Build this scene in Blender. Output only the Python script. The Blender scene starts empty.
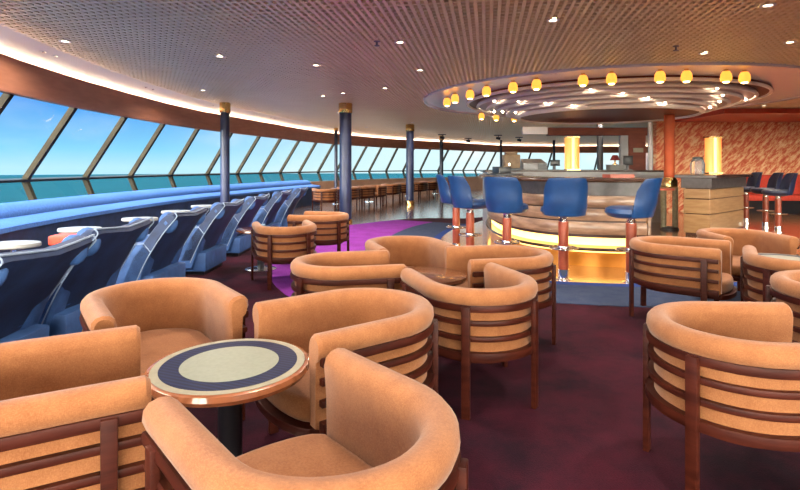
import bpy, bmesh, math, random
from mathutils import Vector, Matrix
random.seed(7)
PI = math.pi
S = bpy.context.scene
COL = S.collection

# ------------------------------------------------------------------ camera
H = 1.28            # eye height
F = 520.0           # focal length in pixels of the 800 x 490 frame
Y0 = 167.0          # eye level row
cd = bpy.data.cameras.new('camera'); cam = bpy.data.objects.new('camera', cd); COL.objects.link(cam)
cd.sensor_width = 36; cd.lens = 36 * F / 800
cd.shift_y = -(245 - Y0) / 800
cd.clip_start = 0.05; cd.clip_end = 6000
cam.location = (0, 0, H); cam.rotation_euler = (PI / 2, 0, 0)
S.camera = cam

# ------------------------------------------------------------------ exposure
S.view_settings.view_transform = 'Standard'
S.view_settings.look = 'None'
S.view_settings.gamma = 1
S.view_settings.use_curve_mapping = False
S.view_settings.exposure = 0.92
DOWNLIGHT_W = 20.0
SKY_HIGH = 6.0  # boost of the unseen upper sky, added to light the room
SKY_REAR_FILL = 16.0

# ------------------------------------------------------------------ world (sky)
W = bpy.data.worlds.new('sky'); S.world = W; W.use_nodes = True
nt = W.node_tree; nt.nodes.clear()
def N(nt, t, **k):
    n = nt.nodes.new(t)
    for a, b in k.items(): setattr(n, a, b)
    return n
def ramp(nt, stops, interp='LINEAR'):
    r = N(nt, 'ShaderNodeValToRGB'); e = r.color_ramp.elements; r.color_ramp.interpolation = interp
    while len(e) < len(stops): e.new(0.5)
    for i, (p, c) in enumerate(stops):
        e[i].position = p; e[i].color = (*c, 1) if len(c) == 3 else c
    return r
tc = N(nt, 'ShaderNodeTexCoord'); sx = N(nt, 'ShaderNodeSeparateXYZ'); nt.links.new(tc.outputs['Generated'], sx.inputs[0])
low = ramp(nt, [(0.0, (.30, .50, .57)), (0.03, (.16, .41, .58)), (0.11, (.032, .20, .54)), (0.3, (.20, .45, .85))])
nt.links.new(sx.outputs['Z'], low.inputs[0])
pale = N(nt, 'ShaderNodeMapRange'); pale.inputs[1].default_value = -.42; pale.inputs[2].default_value = -.02
nt.links.new(sx.outputs['X'], pale.inputs[0])
mx = N(nt, 'ShaderNodeMixRGB'); mx.inputs[2].default_value = (.42, .56, .59, 1)
nt.links.new(pale.outputs[0], mx.inputs[0]); nt.links.new(low.outputs[0], mx.inputs[1])
mp = N(nt, 'ShaderNodeMapping'); mp.inputs['Scale'].default_value = (1, 1, 2.6); nt.links.new(tc.outputs['Generated'], mp.inputs[0])
nz = N(nt, 'ShaderNodeTexNoise'); nz.inputs['Scale'].default_value = 5.5; nz.inputs['Detail'].default_value = 6
nt.links.new(mp.outputs[0], nz.inputs['Vector'])
cr = ramp(nt, [(.52, (0, 0, 0)), (.68, (1, 1, 1))]); nt.links.new(nz.outputs[0], cr.inputs[0])
cl = N(nt, 'ShaderNodeMixRGB'); cl.inputs[2].default_value = (.58, .60, .60, 1)
cf = N(nt, 'ShaderNodeMath', operation='MULTIPLY'); cw = N(nt, 'ShaderNodeMath', operation='MULTIPLY_ADD'); cw.inputs[1].default_value = .60; cw.inputs[2].default_value = .12
nt.links.new(pale.outputs[0], cw.inputs[0]); nt.links.new(cw.outputs[0], cf.inputs[1])
nt.links.new(cr.outputs[0], cf.inputs[0]); nt.links.new(cf.outputs[0], cl.inputs[0]); nt.links.new(mx.outputs[0], cl.inputs[1])
st = N(nt, 'ShaderNodeMapRange'); st.inputs[1].default_value = .16; st.inputs[2].default_value = .6
st.inputs[3].default_value = 1.0; st.inputs[4].default_value = SKY_HIGH
nt.links.new(sx.outputs['Z'], st.inputs[0])
# added fill: the unseen sky behind the camera is brightened and warmed
sb = N(nt, 'ShaderNodeMapRange'); sb.inputs[1].default_value = -.05; sb.inputs[2].default_value = -.6; sb.inputs[3].default_value = 0; sb.inputs[4].default_value = 1
nt.links.new(sx.outputs['Y'], sb.inputs[0])
sm_ = N(nt, 'ShaderNodeMath', operation='MULTIPLY_ADD'); sm_.inputs[1].default_value = SKY_REAR_FILL
nt.links.new(sb.outputs[0], sm_.inputs[0]); nt.links.new(st.outputs[0], sm_.inputs[2])
wh = N(nt, 'ShaderNodeMixRGB'); wh.inputs[2].default_value = (1, .91, .76, 1); nt.links.new(sb.outputs[0], wh.inputs[0]); nt.links.new(cl.outputs[0], wh.inputs[1])
bg = N(nt, 'ShaderNodeBackground'); nt.links.new(wh.outputs[0], bg.inputs[0]); nt.links.new(sm_.outputs[0], bg.inputs[1])
wo = N(nt, 'ShaderNodeOutputWorld'); nt.links.new(bg.outputs[0], wo.inputs[0])

# ------------------------------------------------------------------ materials
def mat(name, color, rough=.5, metal=0.0, coat=0.0, spec=.5, emit=None, strength=0):
    m = bpy.data.materials.new(name); m.use_nodes = True
    b = m.node_tree.nodes['Principled BSDF']
    b.inputs['Base Color'].default_value = (*color, 1); b.inputs['Roughness'].default_value = rough
    b.inputs['Metallic'].default_value = metal; b.inputs['Coat Weight'].default_value = coat
    b.inputs['Specular IOR Level'].default_value = spec
    if emit:
        b.inputs['Emission Color'].default_value = (*emit, 1); b.inputs['Emission Strength'].default_value = strength
    return m
def noisy(name, c1, c2, scale=8, stretch=(1, 1, 1), rough=.5, metal=0, coat=0, bump=0, bscale=None, lo=.35, hi=.65, detail=4, rot=(0, 0, 0), spec=.5, sheen=0):
    m = mat(name, c1, rough, metal, coat, spec); t = m.node_tree; b = t.nodes['Principled BSDF']
    c = N(t, 'ShaderNodeTexCoord'); p = N(t, 'ShaderNodeMapping'); p.inputs['Scale'].default_value = stretch; p.inputs['Rotation'].default_value = rot
    t.links.new(c.outputs['Object'], p.inputs[0])
    n = N(t, 'ShaderNodeTexNoise'); n.inputs['Scale'].default_value = scale; n.inputs['Detail'].default_value = detail
    t.links.new(p.outputs[0], n.inputs['Vector'])
    r = ramp(t, [(lo, c1), (hi, c2)]); t.links.new(n.outputs[0], r.inputs[0]); t.links.new(r.outputs[0], b.inputs['Base Color'])
    if bump:
        n2 = N(t, 'ShaderNodeTexNoise'); n2.inputs['Scale'].default_value = bscale or scale; n2.inputs['Detail'].default_value = 3
        t.links.new(c.outputs['Object'], n2.inputs['Vector'])
        bp = N(t, 'ShaderNodeBump'); bp.inputs['Strength'].default_value = bump; bp.inputs['Distance'].default_value = .01
        t.links.new(n2.outputs[0], bp.inputs['Height']); t.links.new(bp.outputs[0], b.inputs['Normal'])
    if sheen: b.inputs['Sheen Weight'].default_value = sheen
    return m

def weave_fabric(name, c1, c2):
    """coarse basket weave: two crossed fine waves tint and emboss the cloth"""
    m = mat(name, c1, .85, spec=.25); t = m.node_tree; b = t.nodes['Principled BSDF']
    c = N(t, 'ShaderNodeTexCoord')
    outs = []
    for sc_ in ((480, 480, 120), (120, 120, 480)):
        p = N(t, 'ShaderNodeMapping'); p.inputs['Scale'].default_value = sc_; t.links.new(c.outputs['Object'], p.inputs[0])
        w = N(t, 'ShaderNodeTexNoise'); w.inputs['Scale'].default_value = 1; w.inputs['Detail'].default_value = 1
        t.links.new(p.outputs[0], w.inputs['Vector']); outs.append(w)
    a = N(t, 'ShaderNodeMath', operation='MULTIPLY'); t.links.new(outs[0].outputs[0], a.inputs[0]); t.links.new(outs[1].outputs[0], a.inputs[1])
    n = N(t, 'ShaderNodeTexNoise'); n.inputs['Scale'].default_value = 14; t.links.new(c.outputs['Object'], n.inputs['Vector'])
    ad = N(t, 'ShaderNodeMath', operation='MULTIPLY_ADD'); t.links.new(n.outputs[0], ad.inputs[0]); ad.inputs[1].default_value = .45; t.links.new(a.outputs[0], ad.inputs[2])
    r = ramp(t, [(.30, c1), (.68, c2)]); t.links.new(ad.outputs[0], r.inputs[0]); t.links.new(r.outputs[0], b.inputs['Base Color'])
    bp = N(t, 'ShaderNodeBump'); bp.inputs['Strength'].default_value = .25; bp.inputs['Distance'].default_value = .004
    t.links.new(a.outputs[0], bp.inputs['Height']); t.links.new(bp.outputs[0], b.inputs['Normal'])
    b.inputs['Sheen Weight'].default_value = .15
    return m
M = {}
M['fabric'] = weave_fabric('peach_fabric', (.190, .064, .020), (.275, .112, .042))
M['mahogany'] = noisy('mahogany', (.026, .0046, .0026), (.050, .0095, .005), 6, (1, 1, 6), .42, spec=.14)
M['table_wood'] = noisy('table_edge_wood', (.20, .065, .026), (.29, .10, .042), 9, (1, 8, 1), .22, coat=.5)
M['brown_top'] = noisy('brown_table_top', (.075, .024, .013), (.12, .042, .022), 5, (1, 7, 1), .16, coat=.6)
M['cream'] = noisy('cream_inlay', (.22, .20, .14), (.26, .235, .165), 40, rough=.4)
M['pale'] = noisy('pale_centre', (.18, .19, .145), (.205, .215, .165), 60, rough=.4)
M['black'] = mat('black_enamel', (.012, .012, .016), .3)
M['dark_grey'] = mat('dark_grey_metal', (.05, .055, .065), .4, .3)
M['chrome'] = mat('chrome', (.8, .8, .82), .12, 1)
M['gold'] = mat('brass', (.75, .5, .2), .25, 1)
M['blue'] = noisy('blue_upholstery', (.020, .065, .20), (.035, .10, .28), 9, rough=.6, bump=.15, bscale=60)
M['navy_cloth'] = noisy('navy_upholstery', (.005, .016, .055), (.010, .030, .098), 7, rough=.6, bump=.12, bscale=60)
M['ledge_blue'] = noisy('ledge_blue', (.011, .055, .20), (.020, .085, .275), 40, rough=.7, bump=.2, bscale=80)
M['piping'] = mat('white_piping', (.20, .26, .37), .5)
M['stool_blue'] = noisy('stool_blue_leather', (.003, .027, .10), (.006, .040, .14), 6, rough=.38, coat=.1)
M['stool_dark'] = noisy('stool_dark_leather', (.012, .018, .05), (.02, .028, .075), 6, rough=.4)
M['lacquer'] = noisy('terracotta_lacquer', (.26, .045, .018), (.32, .062, .026), 10, rough=.35, coat=.1)
M['white_top'] = mat('white_laminate', (.24, .24, .23), .5, spec=.2)
M['pillar_blue'] = noisy('pillar_blue_paint', (.016, .024, .068), (.024, .034, .09), 3, rough=.35)
M['pillar_dark'] = mat('pillar_dark_paint', (.02, .025, .05), .4)
M['fascia'] = noisy('fascia_wood', (.34, .135, .075), (.41, .17, .10), 3, (1, 1, 5), .4)
M['mullion'] = noisy('bronze_mullion', (.013, .0105, .006), (.020, .0165, .0095), 5, rough=.5, spec=.1)
M['cove'] = mat('white_cove', (.88, .82, .68), .5)
M['slat'] = noisy('ceiling_slats', (.93, .79, .50), (.96, .83, .54), 2, rough=.42, metal=.3, coat=.8)
M['slat'].node_tree.nodes['Principled BSDF'].inputs['Coat Roughness'].default_value = .42
M['plenum'] = mat('ceiling_board', (.15, .115, .09), .7)
M['ring_metal'] = mat('ring_metal', (.88, .85, .93), .22, .3)
M['satin'] = mat('satin_chrome', (.95, .93, .92), .35, .1)
M['tier_metal'] = mat('tier_metal', (.66, .54, .54), .35, .2)
M['tier_wood'] = mat('tier_red_lacquer', (.12, .018, .012), .4, spec=.4)
M['bar_wood'] = noisy('bar_front_wood', (.17, .095, .06), (.34, .21, .135), 3.5, (1, 1, 5), .3, coat=.25, detail=7)
M['bar_wood_2'] = noisy('bar_wing_wood', (.33, .19, .09), (.42, .26, .13), 3.5, (1, 1, 7), .3, coat=.2, detail=7)
M['groove'] = mat('bar_groove', (.06, .025, .018), .4)
M['counter'] = noisy('counter_top', (.035, .018, .014), (.06, .032, .026), 8, rough=.2, coat=.2)
M['frieze'] = noisy('frieze_grey', (.06, .05, .052), (.09, .078, .08), 12, rough=.35)
M['brass_base'] = noisy('amber_base_panel', (.46, .17, .015), (.56, .22, .025), 3, rough=.28, metal=.5)
M['glow'] = mat('light_strip', (1, .8, .4), .5, emit=(1, .60, .13), strength=2.0)
M['amber'] = mat('amber_glass', (1, .55, .15), .3, emit=(1, .38, .045), strength=.85)
M['amber_hot'] = mat('amber_glass_core', (1, .8, .4), .3, emit=(1, .62, .18), strength=14)
M['column_glow'] = mat('lit_amber_column', (1, .5, .15), .3, emit=(1, .30, .045), strength=.6)
M['column_core'] = mat('lit_column_core', (1, .8, .5), .3, emit=(1, .66, .28), strength=.8)
M['bulb'] = mat('small_bulb', (1, .9, .7), .3, emit=(1, .80, .52), strength=35)
M['diffuser'] = mat('downlight_diffuser', (1, .95, .85), .3, emit=(1, .80, .50), strength=6)
M['cove_fill_tube'] = mat('added_cove_lamp_tube', (1, .95, .85), .3, emit=(1, .90, .78), strength=11)
M['header'] = noisy('header_wood', (.13, .030, .016), (.19, .048, .026), 3, (1, 1, 4), .55, spec=.3)
M['white_paint'] = mat('white_paint', (.82, .82, .84), .4)
M['brown_box'] = noisy('brown_machine', (.20, .12, .06), (.28, .18, .09), 9, rough=.4)
M['grey_box'] = mat('grey_machine', (.30, .30, .31), .4)
M['red_cloth'] = noisy('red_cloth', (.50, .04, .02), (.58, .06, .03), 20, rough=.8)
M['red_ceiling'] = noisy('red_soffit', (.45, .045, .02), (.52, .06, .03), 2, rough=.35)
M['orange_red'] = noisy('orange_red_pillar', (.55, .10, .035), (.62, .125, .045), 5, rough=.45, spec=.15)
M['plain_wall'] = noisy('brown_wall', (.28, .15, .09), (.34, .19, .12), 2, rough=.6)
M['drape'] = noisy('olive_post', (.30, .27, .17), (.42, .38, .26), 20, rough=.6)
M['sprinkler'] = mat('sprinkler_grey', (.25, .25, .3), .4, .6)

def carpet(name, c1, c2, c3=None, scale=3.0):
    m = mat(name, c1, .95, spec=.15); t = m.node_tree; b = t.nodes['Principled BSDF']
    c = N(t, 'ShaderNodeTexCoord')
    n = N(t, 'ShaderNodeTexNoise'); n.inputs['Scale'].default_value = scale; n.inputs['Detail'].default_value = 8; n.inputs['Roughness'].default_value = .7
    t.links.new(c.outputs['Object'], n.inputs['Vector'])
    r = ramp(t, [(.36, c1), (.62, c2)] + ([(.8, c3)] if c3 else [])); t.links.new(n.outputs[0], r.inputs[0])
    f = N(t, 'ShaderNodeTexNoise'); f.inputs['Scale'].default_value = 160; t.links.new(c.outputs['Object'], f.inputs['Vector'])
    mr = N(t, 'ShaderNodeMapRange'); mr.inputs[1].default_value = .3; mr.inputs[2].default_value = .7; mr.inputs[3].default_value = .65; mr.inputs[4].default_value = 1.35
    t.links.new(f.outputs[0], mr.inputs[0])
    mu = N(t, 'ShaderNodeMixRGB', blend_type='MULTIPLY'); mu.inputs[0].default_value = 1
    t.links.new(r.outputs[0], mu.inputs[1]); t.links.new(mr.outputs[0], mu.inputs[2]); t.links.new(mu.outputs[0], b.inputs['Base Color'])
    bp = N(t, 'ShaderNodeBump'); bp.inputs['Strength'].default_value = .4; bp.inputs['Distance'].default_value = .006
    t.links.new(f.outputs[0], bp.inputs['Height']); t.links.new(bp.outputs[0], b.inputs['Normal'])
    return m
M['carpet'] = carpet('plum_carpet', (.010, .0014, .0065), (.042, .0032, .0110), (.038, .0036, .023), 1.6)
M['carpet_window_lit'] = carpet('window_lit_plum_carpet', (.15, .018, .20), (.20, .03, .27))  # magenta is window light painted into the plum carpet's colour
M['carpet_blue'] = carpet('blue_carpet_border', (.022, .038, .085), (.040, .052, .095), (.08, .075, .09), 7)
M['carpet_navy'] = carpet('navy_carpet_edge', (.015, .035, .15), (.02, .045, .19))
def plank_floor(name, c1, c2, rough, axis_rot):
    m = mat(name, c1, rough, coat=1.0); t = m.node_tree; b = t.nodes['Principled BSDF']
    b.inputs['Coat Roughness'].default_value = rough
    c = N(t, 'ShaderNodeTexCoord'); p = N(t, 'ShaderNodeMapping'); p.inputs['Rotation'].default_value = (0, 0, axis_rot); t.links.new(c.outputs['Object'], p.inputs[0])
    k = N(t, 'ShaderNodeTexBrick'); k.inputs['Scale'].default_value = 1; k.inputs['Brick Width'].default_value = 1.4; k.inputs['Row Height'].default_value = .14
    k.inputs['Mortar Size'].default_value = .004; k.inputs['Color1'].default_value = (*c1, 1); k.inputs['Color2'].default_value = (*c2, 1); k.inputs['Mortar'].default_value = (.03, .012, .008, 1)
    t.links.new(p.outputs[0], k.inputs['Vector']); t.links.new(k.outputs['Color'], b.inputs['Base Color'])
    return m
M['wood_floor'] = plank_floor('wood_floor', (.12, .05, .032), (.17, .075, .045), .15, .2)
M['bar_floor'] = plank_floor('bar_floor', (.34, .14, .04), (.42, .18, .055), .15, 0)

# navy ring with diagonal pin stripes
m = mat('navy_striped_inlay', (.01, .02, .12), .5, spec=.2); t = m.node_tree
c = N(t, 'ShaderNodeTexCoord'); w = N(t, 'ShaderNodeTexWave'); w.bands_direction = 'DIAGONAL'; w.inputs['Scale'].default_value = 22
t.links.new(c.outputs['Object'], w.inputs['Vector'])
r = ramp(t, [(.35, (.002, .004, .022)), (.8, (.008, .014, .055))]); t.links.new(w.outputs['Fac'], r.inputs[0]); t.links.new(r.outputs[0], t.nodes['Principled BSDF'].inputs['Base Color'])
M['navy'] = m
# red wall covering with pale slanting leaf strokes
m = mat('leaf_patterned_wall', (.5, .1, .04), .6); t = m.node_tree
c = N(t, 'ShaderNodeTexCoord'); p0 = N(t, 'ShaderNodeMapping'); p0.inputs['Rotation'].default_value = (0, .80, 0); t.links.new(c.outputs['Object'], p0.inputs[0])
p = N(t, 'ShaderNodeMapping'); p.inputs['Scale'].default_value = (1.0, 1, 3.4); t.links.new(p0.outputs[0], p.inputs[0])
n = N(t, 'ShaderNodeTexNoise'); n.inputs['Scale'].default_value = 3.6; n.inputs['Detail'].default_value = 10; n.inputs['Roughness'].default_value = .75; t.links.new(p.outputs[0], n.inputs['Vector'])
r = ramp(t, [(.38, (.56, .075, .03)), (.47, (.68, .15, .06)), (.52, (.80, .42, .20)), (.60, (.92, .66, .38))]); t.links.new(n.outputs[0], r.inputs[0]); t.links.new(r.outputs[0], t.nodes['Principled BSDF'].inputs['Base Color'])
M['pattern'] = m
# window glass: clear with a Fresnel reflection
m = bpy.data.materials.new('window_glass'); m.use_nodes = True; t = m.node_tree; t.nodes.clear()
tr = N(t, 'ShaderNodeBsdfTransparent'); tr.inputs[0].default_value = (.96, .98, .98, 1); gl = N(t, 'ShaderNodeBsdfGlossy'); gl.inputs['Roughness'].default_value = .02
lw = N(t, 'ShaderNodeLayerWeight'); lw.inputs[0].default_value = .5
pw = N(t, 'ShaderNodeMath', operation='POWER'); pw.inputs[1].default_value = 5; t.links.new(lw.outputs['Facing'], pw.inputs[0])
fr = N(t, 'ShaderNodeMath', operation='MULTIPLY_ADD'); fr.inputs[1].default_value = .5; fr.inputs[2].default_value = .03; t.links.new(pw.outputs[0], fr.inputs[0])
ms = N(t, 'ShaderNodeMixShader'); o = N(t, 'ShaderNodeOutputMaterial')
t.links.new(fr.outputs[0], ms.inputs[0]); t.links.new(tr.outputs[0], ms.inputs[1]); t.links.new(gl.outputs[0], ms.inputs[2]); t.links.new(ms.outputs[0], o.inputs[0])
M['glass'] = m
# sea
m = noisy('sea_water', (.0035, .021, .030), (.0045, .026, .037), .02, (1, 3, 1), .6, spec=0); M['sea'] = m

# ------------------------------------------------------------------ mesh helpers
class MB:
    def __init__(s): s.v = []; s.f = []
    def add(s, vs, fs):
        o = len(s.v); s.v += [tuple(x) for x in vs]; s.f += [tuple(i + o for i in f) for f in fs]; return s
    def box(s, c, d, rz=0, mtx=None):
        hx, hy, hz = d[0] / 2, d[1] / 2, d[2] / 2
        vs = [Vector((x, y, z)) for x in (-hx, hx) for y in (-hy, hy) for z in (-hz, hz)]
        R = mtx if mtx else Matrix.Rotation(rz, 3, 'Z')
        vs = [R @ v + Vector(c) for v in vs]
        return s.add(vs, [(0, 1, 3, 2), (4, 6, 7, 5), (0, 4, 5, 1), (2, 3, 7, 6), (0, 2, 6, 4), (1, 5, 7, 3)])
    def bar(s, a, b, w, h, up=(0, 0, 1)):
        a, b = Vector(a), Vector(b); d = (b - a).normalized(); up = Vector(up)
        x = d.cross(up)
        if x.length < 1e-4: x = d.cross(Vector((1, 0, 0)))
        x.normalize(); u = x.cross(d)
        q = [(-w / 2, -h / 2), (w / 2, -h / 2), (w / 2, h / 2), (-w / 2, h / 2)]
        vs = [a + x * i + u * j for i, j in q] + [b + x * i + u * j for i, j in q]
        return s.add(vs, [(3, 2, 1, 0), (4, 5, 6, 7), (0, 1, 5, 4), (1, 2, 6, 5), (2, 3, 7, 6), (3, 0, 4, 7)])
    def tube(s, pts, r, n=8, closed=False):
        pts = [Vector(p) for p in pts]; L = len(pts); vs = []; prev = None
        for i, p in enumerate(pts):
            if closed: d = pts[(i + 1) % L] - pts[i - 1]
            else: d = pts[min(i + 1, L - 1)] - pts[max(i - 1, 0)]
            d.normalize()
            if prev is None:
                x = d.cross(Vector((0, 0, 1)))
                if x.length < 1e-3: x = d.cross(Vector((1, 0, 0)))
            else: x = prev - d * prev.dot(d)
            x.normalize(); prev = x; u = d.cross(x)
            rr = r[i] if isinstance(r, (list, tuple)) else r
            vs += [p + (x * math.cos(2 * PI * k / n) + u * math.sin(2 * PI * k / n)) * rr for k in range(n)]
        fs = []
        for i in range(L if closed else L - 1):
            a, b = i * n, ((i + 1) % L) * n
            fs += [(a + k, a + (k + 1) % n, b + (k + 1) % n, b + k) for k in range(n)]
        if not closed: fs += [tuple(range(n - 1, -1, -1)), tuple(range((L - 1) * n, L * n))]
        return s.add(vs, fs)
    def lathe(s, prof, n=32, c=(0, 0, 0), closed=False):
        """prof: (r, z) list; caps where r==0; closed joins last to first"""
        vs = []; L = len(prof)
        for r, z in prof:
            vs += [(c[0] + r * math.cos(2 * PI * k / n), c[1] + r * math.sin(2 * PI * k / n), c[2] + z) for k in range(n)]
        fs = []
        for i in range(L if closed else L - 1):
            a, b = i * n, ((i + 1) % L) * n
            fs += [(a + k, a + (k + 1) % n, b + (k + 1) % n, b + k) for k in range(n)]
        if not closed:
            if prof[0][0] > 1e-6: fs.append(tuple(range(n - 1, -1, -1)))
            if prof[-1][0] > 1e-6: fs.append(tuple(range((L - 1) * n, L * n)))
        return s.add(vs, fs)
    def sweep(s, frames, sect, closed_sect=True, caps=True):
        """frames: list of (point, outward 2D normal); sect: (offset, z)"""
        vs = []
        for i, (p, nrm) in enumerate(frames):
            se = sect(i) if callable(sect) else sect
            vs += [(p[0] + nrm[0] * a, p[1] + nrm[1] * a, z) for a, z in se]
        n = len(vs) // len(frames); fs = []
        for i in range(len(frames) - 1):
            a, b = i * n, (i + 1) * n
            for k in range(n if closed_sect else n - 1):
                k2 = (k + 1) % n; fs.append((a + k, a + k2, b + k2, b + k))
        if closed_sect and caps: fs += [tuple(range(n - 1, -1, -1)), tuple(range((len(frames) - 1) * n, len(frames) * n))]
        return s.add(vs, fs)
    def prism(s, poly, z0, z1):
        n = len(poly)
        vs = [(x, y, z0) for x, y in poly] + [(x, y, z1) for x, y in poly]
        return s.add(vs, [tuple(range(n - 1, -1, -1)), tuple(range(n, 2 * n))] + [(k, (k + 1) % n, n + (k + 1) % n, n + k) for k in range(n)])
    def ball(s, c, r, n=12, sc=(1, 1, 1)):
        m = n // 2; vs = [(c[0], c[1], c[2] - r * sc[2])]
        for i in range(1, m):
            a = PI * i / m - PI / 2
            vs += [(c[0] + r * sc[0] * math.cos(a) * math.cos(2 * PI * k / n), c[1] + r * sc[1] * math.cos(a) * math.sin(2 * PI * k / n), c[2] + r * sc[2] * math.sin(a)) for k in range(n)]
        vs.append((c[0], c[1], c[2] + r * sc[2])); fs = [(0, 1 + (k + 1) % n, 1 + k) for k in range(n)]
        for i in range(m - 2):
            a, b = 1 + i * n, 1 + (i + 1) * n
            fs += [(a + k, a + (k + 1) % n, b + (k + 1) % n, b + k) for k in range(n)]
        t = len(vs) - 1; a = 1 + (m - 2) * n
        fs += [(a + k, a + (k + 1) % n, t) for k in range(n)]
        return s.add(vs, fs)
    def mesh(s, name, smooth=False, bevel=0, seg=2):
        me = bpy.data.meshes.new(name); me.from_pydata(s.v, [], s.f); me.update()
        b = bmesh.new(); b.from_mesh(me)
        bmesh.ops.recalc_face_normals(b, faces=b.faces)
        if bevel:
            es = [e for e in b.edges if e.is_manifold and e.calc_face_angle(0) > .6]
            bmesh.ops.bevel(b, geom=es, offset=bevel, segments=seg, profile=.6, affect='EDGES', clamp_overlap=True)
        b.to_mesh(me); b.free()
        if smooth:
            me.polygons.foreach_set('use_smooth', [True] * len(me.polygons))
            me.set_sharp_from_angle(angle=math.radians(40))
        return me
    def build(s, name, m, parent=None, smooth=True, bevel=0, seg=2):
        o = bpy.data.objects.new(name, s.mesh(name, smooth, bevel, seg)); o.data.materials.append(M[m] if isinstance(m, str) else m)
        COL.objects.link(o)
        if parent: o.parent = parent
        return o
def tag(o, label=None, cat=None, group=None, kind=None):
    if label: o['label'] = label
    if cat: o['category'] = cat
    if group: o['group'] = group
    if kind: o['kind'] = kind
    return o
def thing(name, label, cat, loc=(0, 0, 0), rz=0, group=None):
    o = bpy.data.objects.new(name, None); COL.objects.link(o); o.location = loc; o.rotation_euler = (0, 0, rz); o.empty_display_size = .1
    return tag(o, label, cat, group)
def struct(o): o['kind'] = 'structure'; return o
def dup(root, loc, rz, label, group=None):
    r = root.copy(); COL.objects.link(r); r.location = loc; r.rotation_euler = (0, 0, rz); r['label'] = label
    if group: r['group'] = group
    for ch in list(root.children):
        c2 = ch.copy(); COL.objects.link(c2); c2.parent = r
        for g in list(ch.children):
            g2 = g.copy(); COL.objects.link(g2); g2.parent = c2
    return r
def catmull(pts, k=6):
    P = [Vector((*p, 0)) if len(p) == 2 else Vector(p) for p in pts]; out = []
    for i in range(len(P) - 1):
        a, b, c, d = P[max(i - 1, 0)], P[i], P[i + 1], P[min(i + 2, len(P) - 1)]
        for j in range(k):
            t = j / k
            out.append(.5 * ((2 * b) + (c - a) * t + (2 * a - 5 * b + 4 * c - d) * t * t + (3 * b - a - 3 * c + d) * t ** 3))
    out.append(P[-1]); return out
def path_frames(pts, side=1):
    fr = []
    for i, p in enumerate(pts):
        d = Vector(pts[min(i + 1, len(pts) - 1)]) - Vector(pts[max(i - 1, 0)]); d.z = 0; d.normalize()
        fr.append(((p[0], p[1]), (d.y * side, -d.x * side)))
    return fr
WORDS = 'first second third fourth fifth sixth seventh eighth ninth tenth eleventh twelfth thirteenth fourteenth fifteenth sixteenth seventeenth eighteenth nineteenth twentieth twenty-first twenty-second twenty-third twenty-fourth twenty-fifth twenty-sixth twenty-seventh twenty-eighth twenty-ninth thirtieth'.split()

# ------------------------------------------------------------------ the setting: sea, floor
mb = MB(); n = 96
mb.add([(0, 0, -28)] + [(2400 * math.cos(2 * PI * k / n), 2400 * math.sin(2 * PI * k / n), -28) for k in range(n)], [(0, 1 + k, 1 + (k + 1) % n) for k in range(n)])
struct(mb.build('sea', 'sea', smooth=False))

def slab(name, poly, z0, z1, m):
    return struct(MB().prism(poly, z0, z1).build(name, m, smooth=False))
slab('floor', [(-6, -5), (16, -5), (16, 36), (-6, 36)], -.2, 0, 'carpet')
slab('floor_wood', [(-5.6, 11.2), (-3.2, 10.9), (-1.9, 11.0), (-1.04, 11.5), (-.45, 12.2), (.1, 12.75), (.7, 13.0), (1.6, 12.9), (2.4, 13.4), (7.2, 14.2), (15.5, 16), (15.5, 36), (-5.6, 36)], 0, .006, 'wood_floor')
bar_edge = [(1.6, 11.6), (1.13, 10.7), (.80, 9.6), (.66, 8.6), (.62, 7.7), (.72, 6.95), (1.0, 6.3), (1.45, 5.92), (2.0, 5.74), (2.7, 5.66), (3.6, 5.72), (4.8, 6.3), (6.2, 7.4), (7.6, 8.9), (9.0, 10.4)]
be = [(p.x, p.y) for p in catmull(bar_edge, 5)]
def offs(pts, d):
    return [(p[0] + n[0] * d, p[1] + n[1] * d) for p, n in path_frames([Vector((*q, 0)) for q in pts], -1)]
def band(name, pts, d0, d1, z0, z1, m):
    fr = path_frames([Vector((*q, 0)) for q in pts], -1)
    return struct(MB().sweep(fr, [(d0, z0), (d1, z0), (d1, z1), (d0, z1)]).build(name, m, smooth=False))
# outward normal of this path: away from the bar
side = -1
_t = offs(be, 1.0)
sgn = 1 if _t[45][1] < be[45][1] else -1
slab('floor_bar', be + [(10.5, 12.5), (10.5, 14.3), (7.2, 14.2), (2.4, 13.3)], 0, .008, 'bar_floor')
band('floor_border_navy', be, 0, sgn * .14, 0, .007, 'carpet_navy')
band('floor_border_blue', be, sgn * .14, sgn * .95, 0, .006, 'carpet_blue')
band('floor_window_lit_band', be[:34], sgn * .95, sgn * 2.4, 0, .005, 'carpet_window_lit')  # band of plum carpet coloured as if lit from the windows

# ------------------------------------------------------------------ window wall
rail_px = [(25, 7.46), (85, 8.92), (130, 10.37), (170, 11.83), (207, 13.25), (237, 14.65), (260, 16.0), (280, 17.3), (299, 18.6), (318, 19.8), (336, 20.95), (353, 22.05), (369, 23.1), (386, 24.1), (403, 25.0), (420, 25.9), (438, 26.8), (452, 27.7), (463, 28.6), (475, 29.5), (487, 30.4)]
wall = [(-4.7, -4.2), (-4.7, -2.8), (-4.7, -1.4), (-4.7, 0), (-4.7, 1.5), (-4.78, 3.05), (-5.0, 4.55), (-5.25, 6.0)]
wall += [((x - 400) / F * d, d) for x, d in rail_px]
wall += [(6.3, 31.1), (7.6, 31.6), (9.0, 31.9), (10.5, 32.1), (12.0, 32.1), (13.6, 32.1), (15.2, 32.1)]
WF = path_frames([Vector((*p, 0)) for p in wall], 1)     # normal pointing into the room?
if WF[10][1][0] < 0: WF = path_frames([Vector((*p, 0)) for p in wall], -1)
def wp(i, inset, z): (p, n) = WF[i]; return Vector((p[0] + n[0] * inset, p[1] + n[1] * inset, z))
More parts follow.
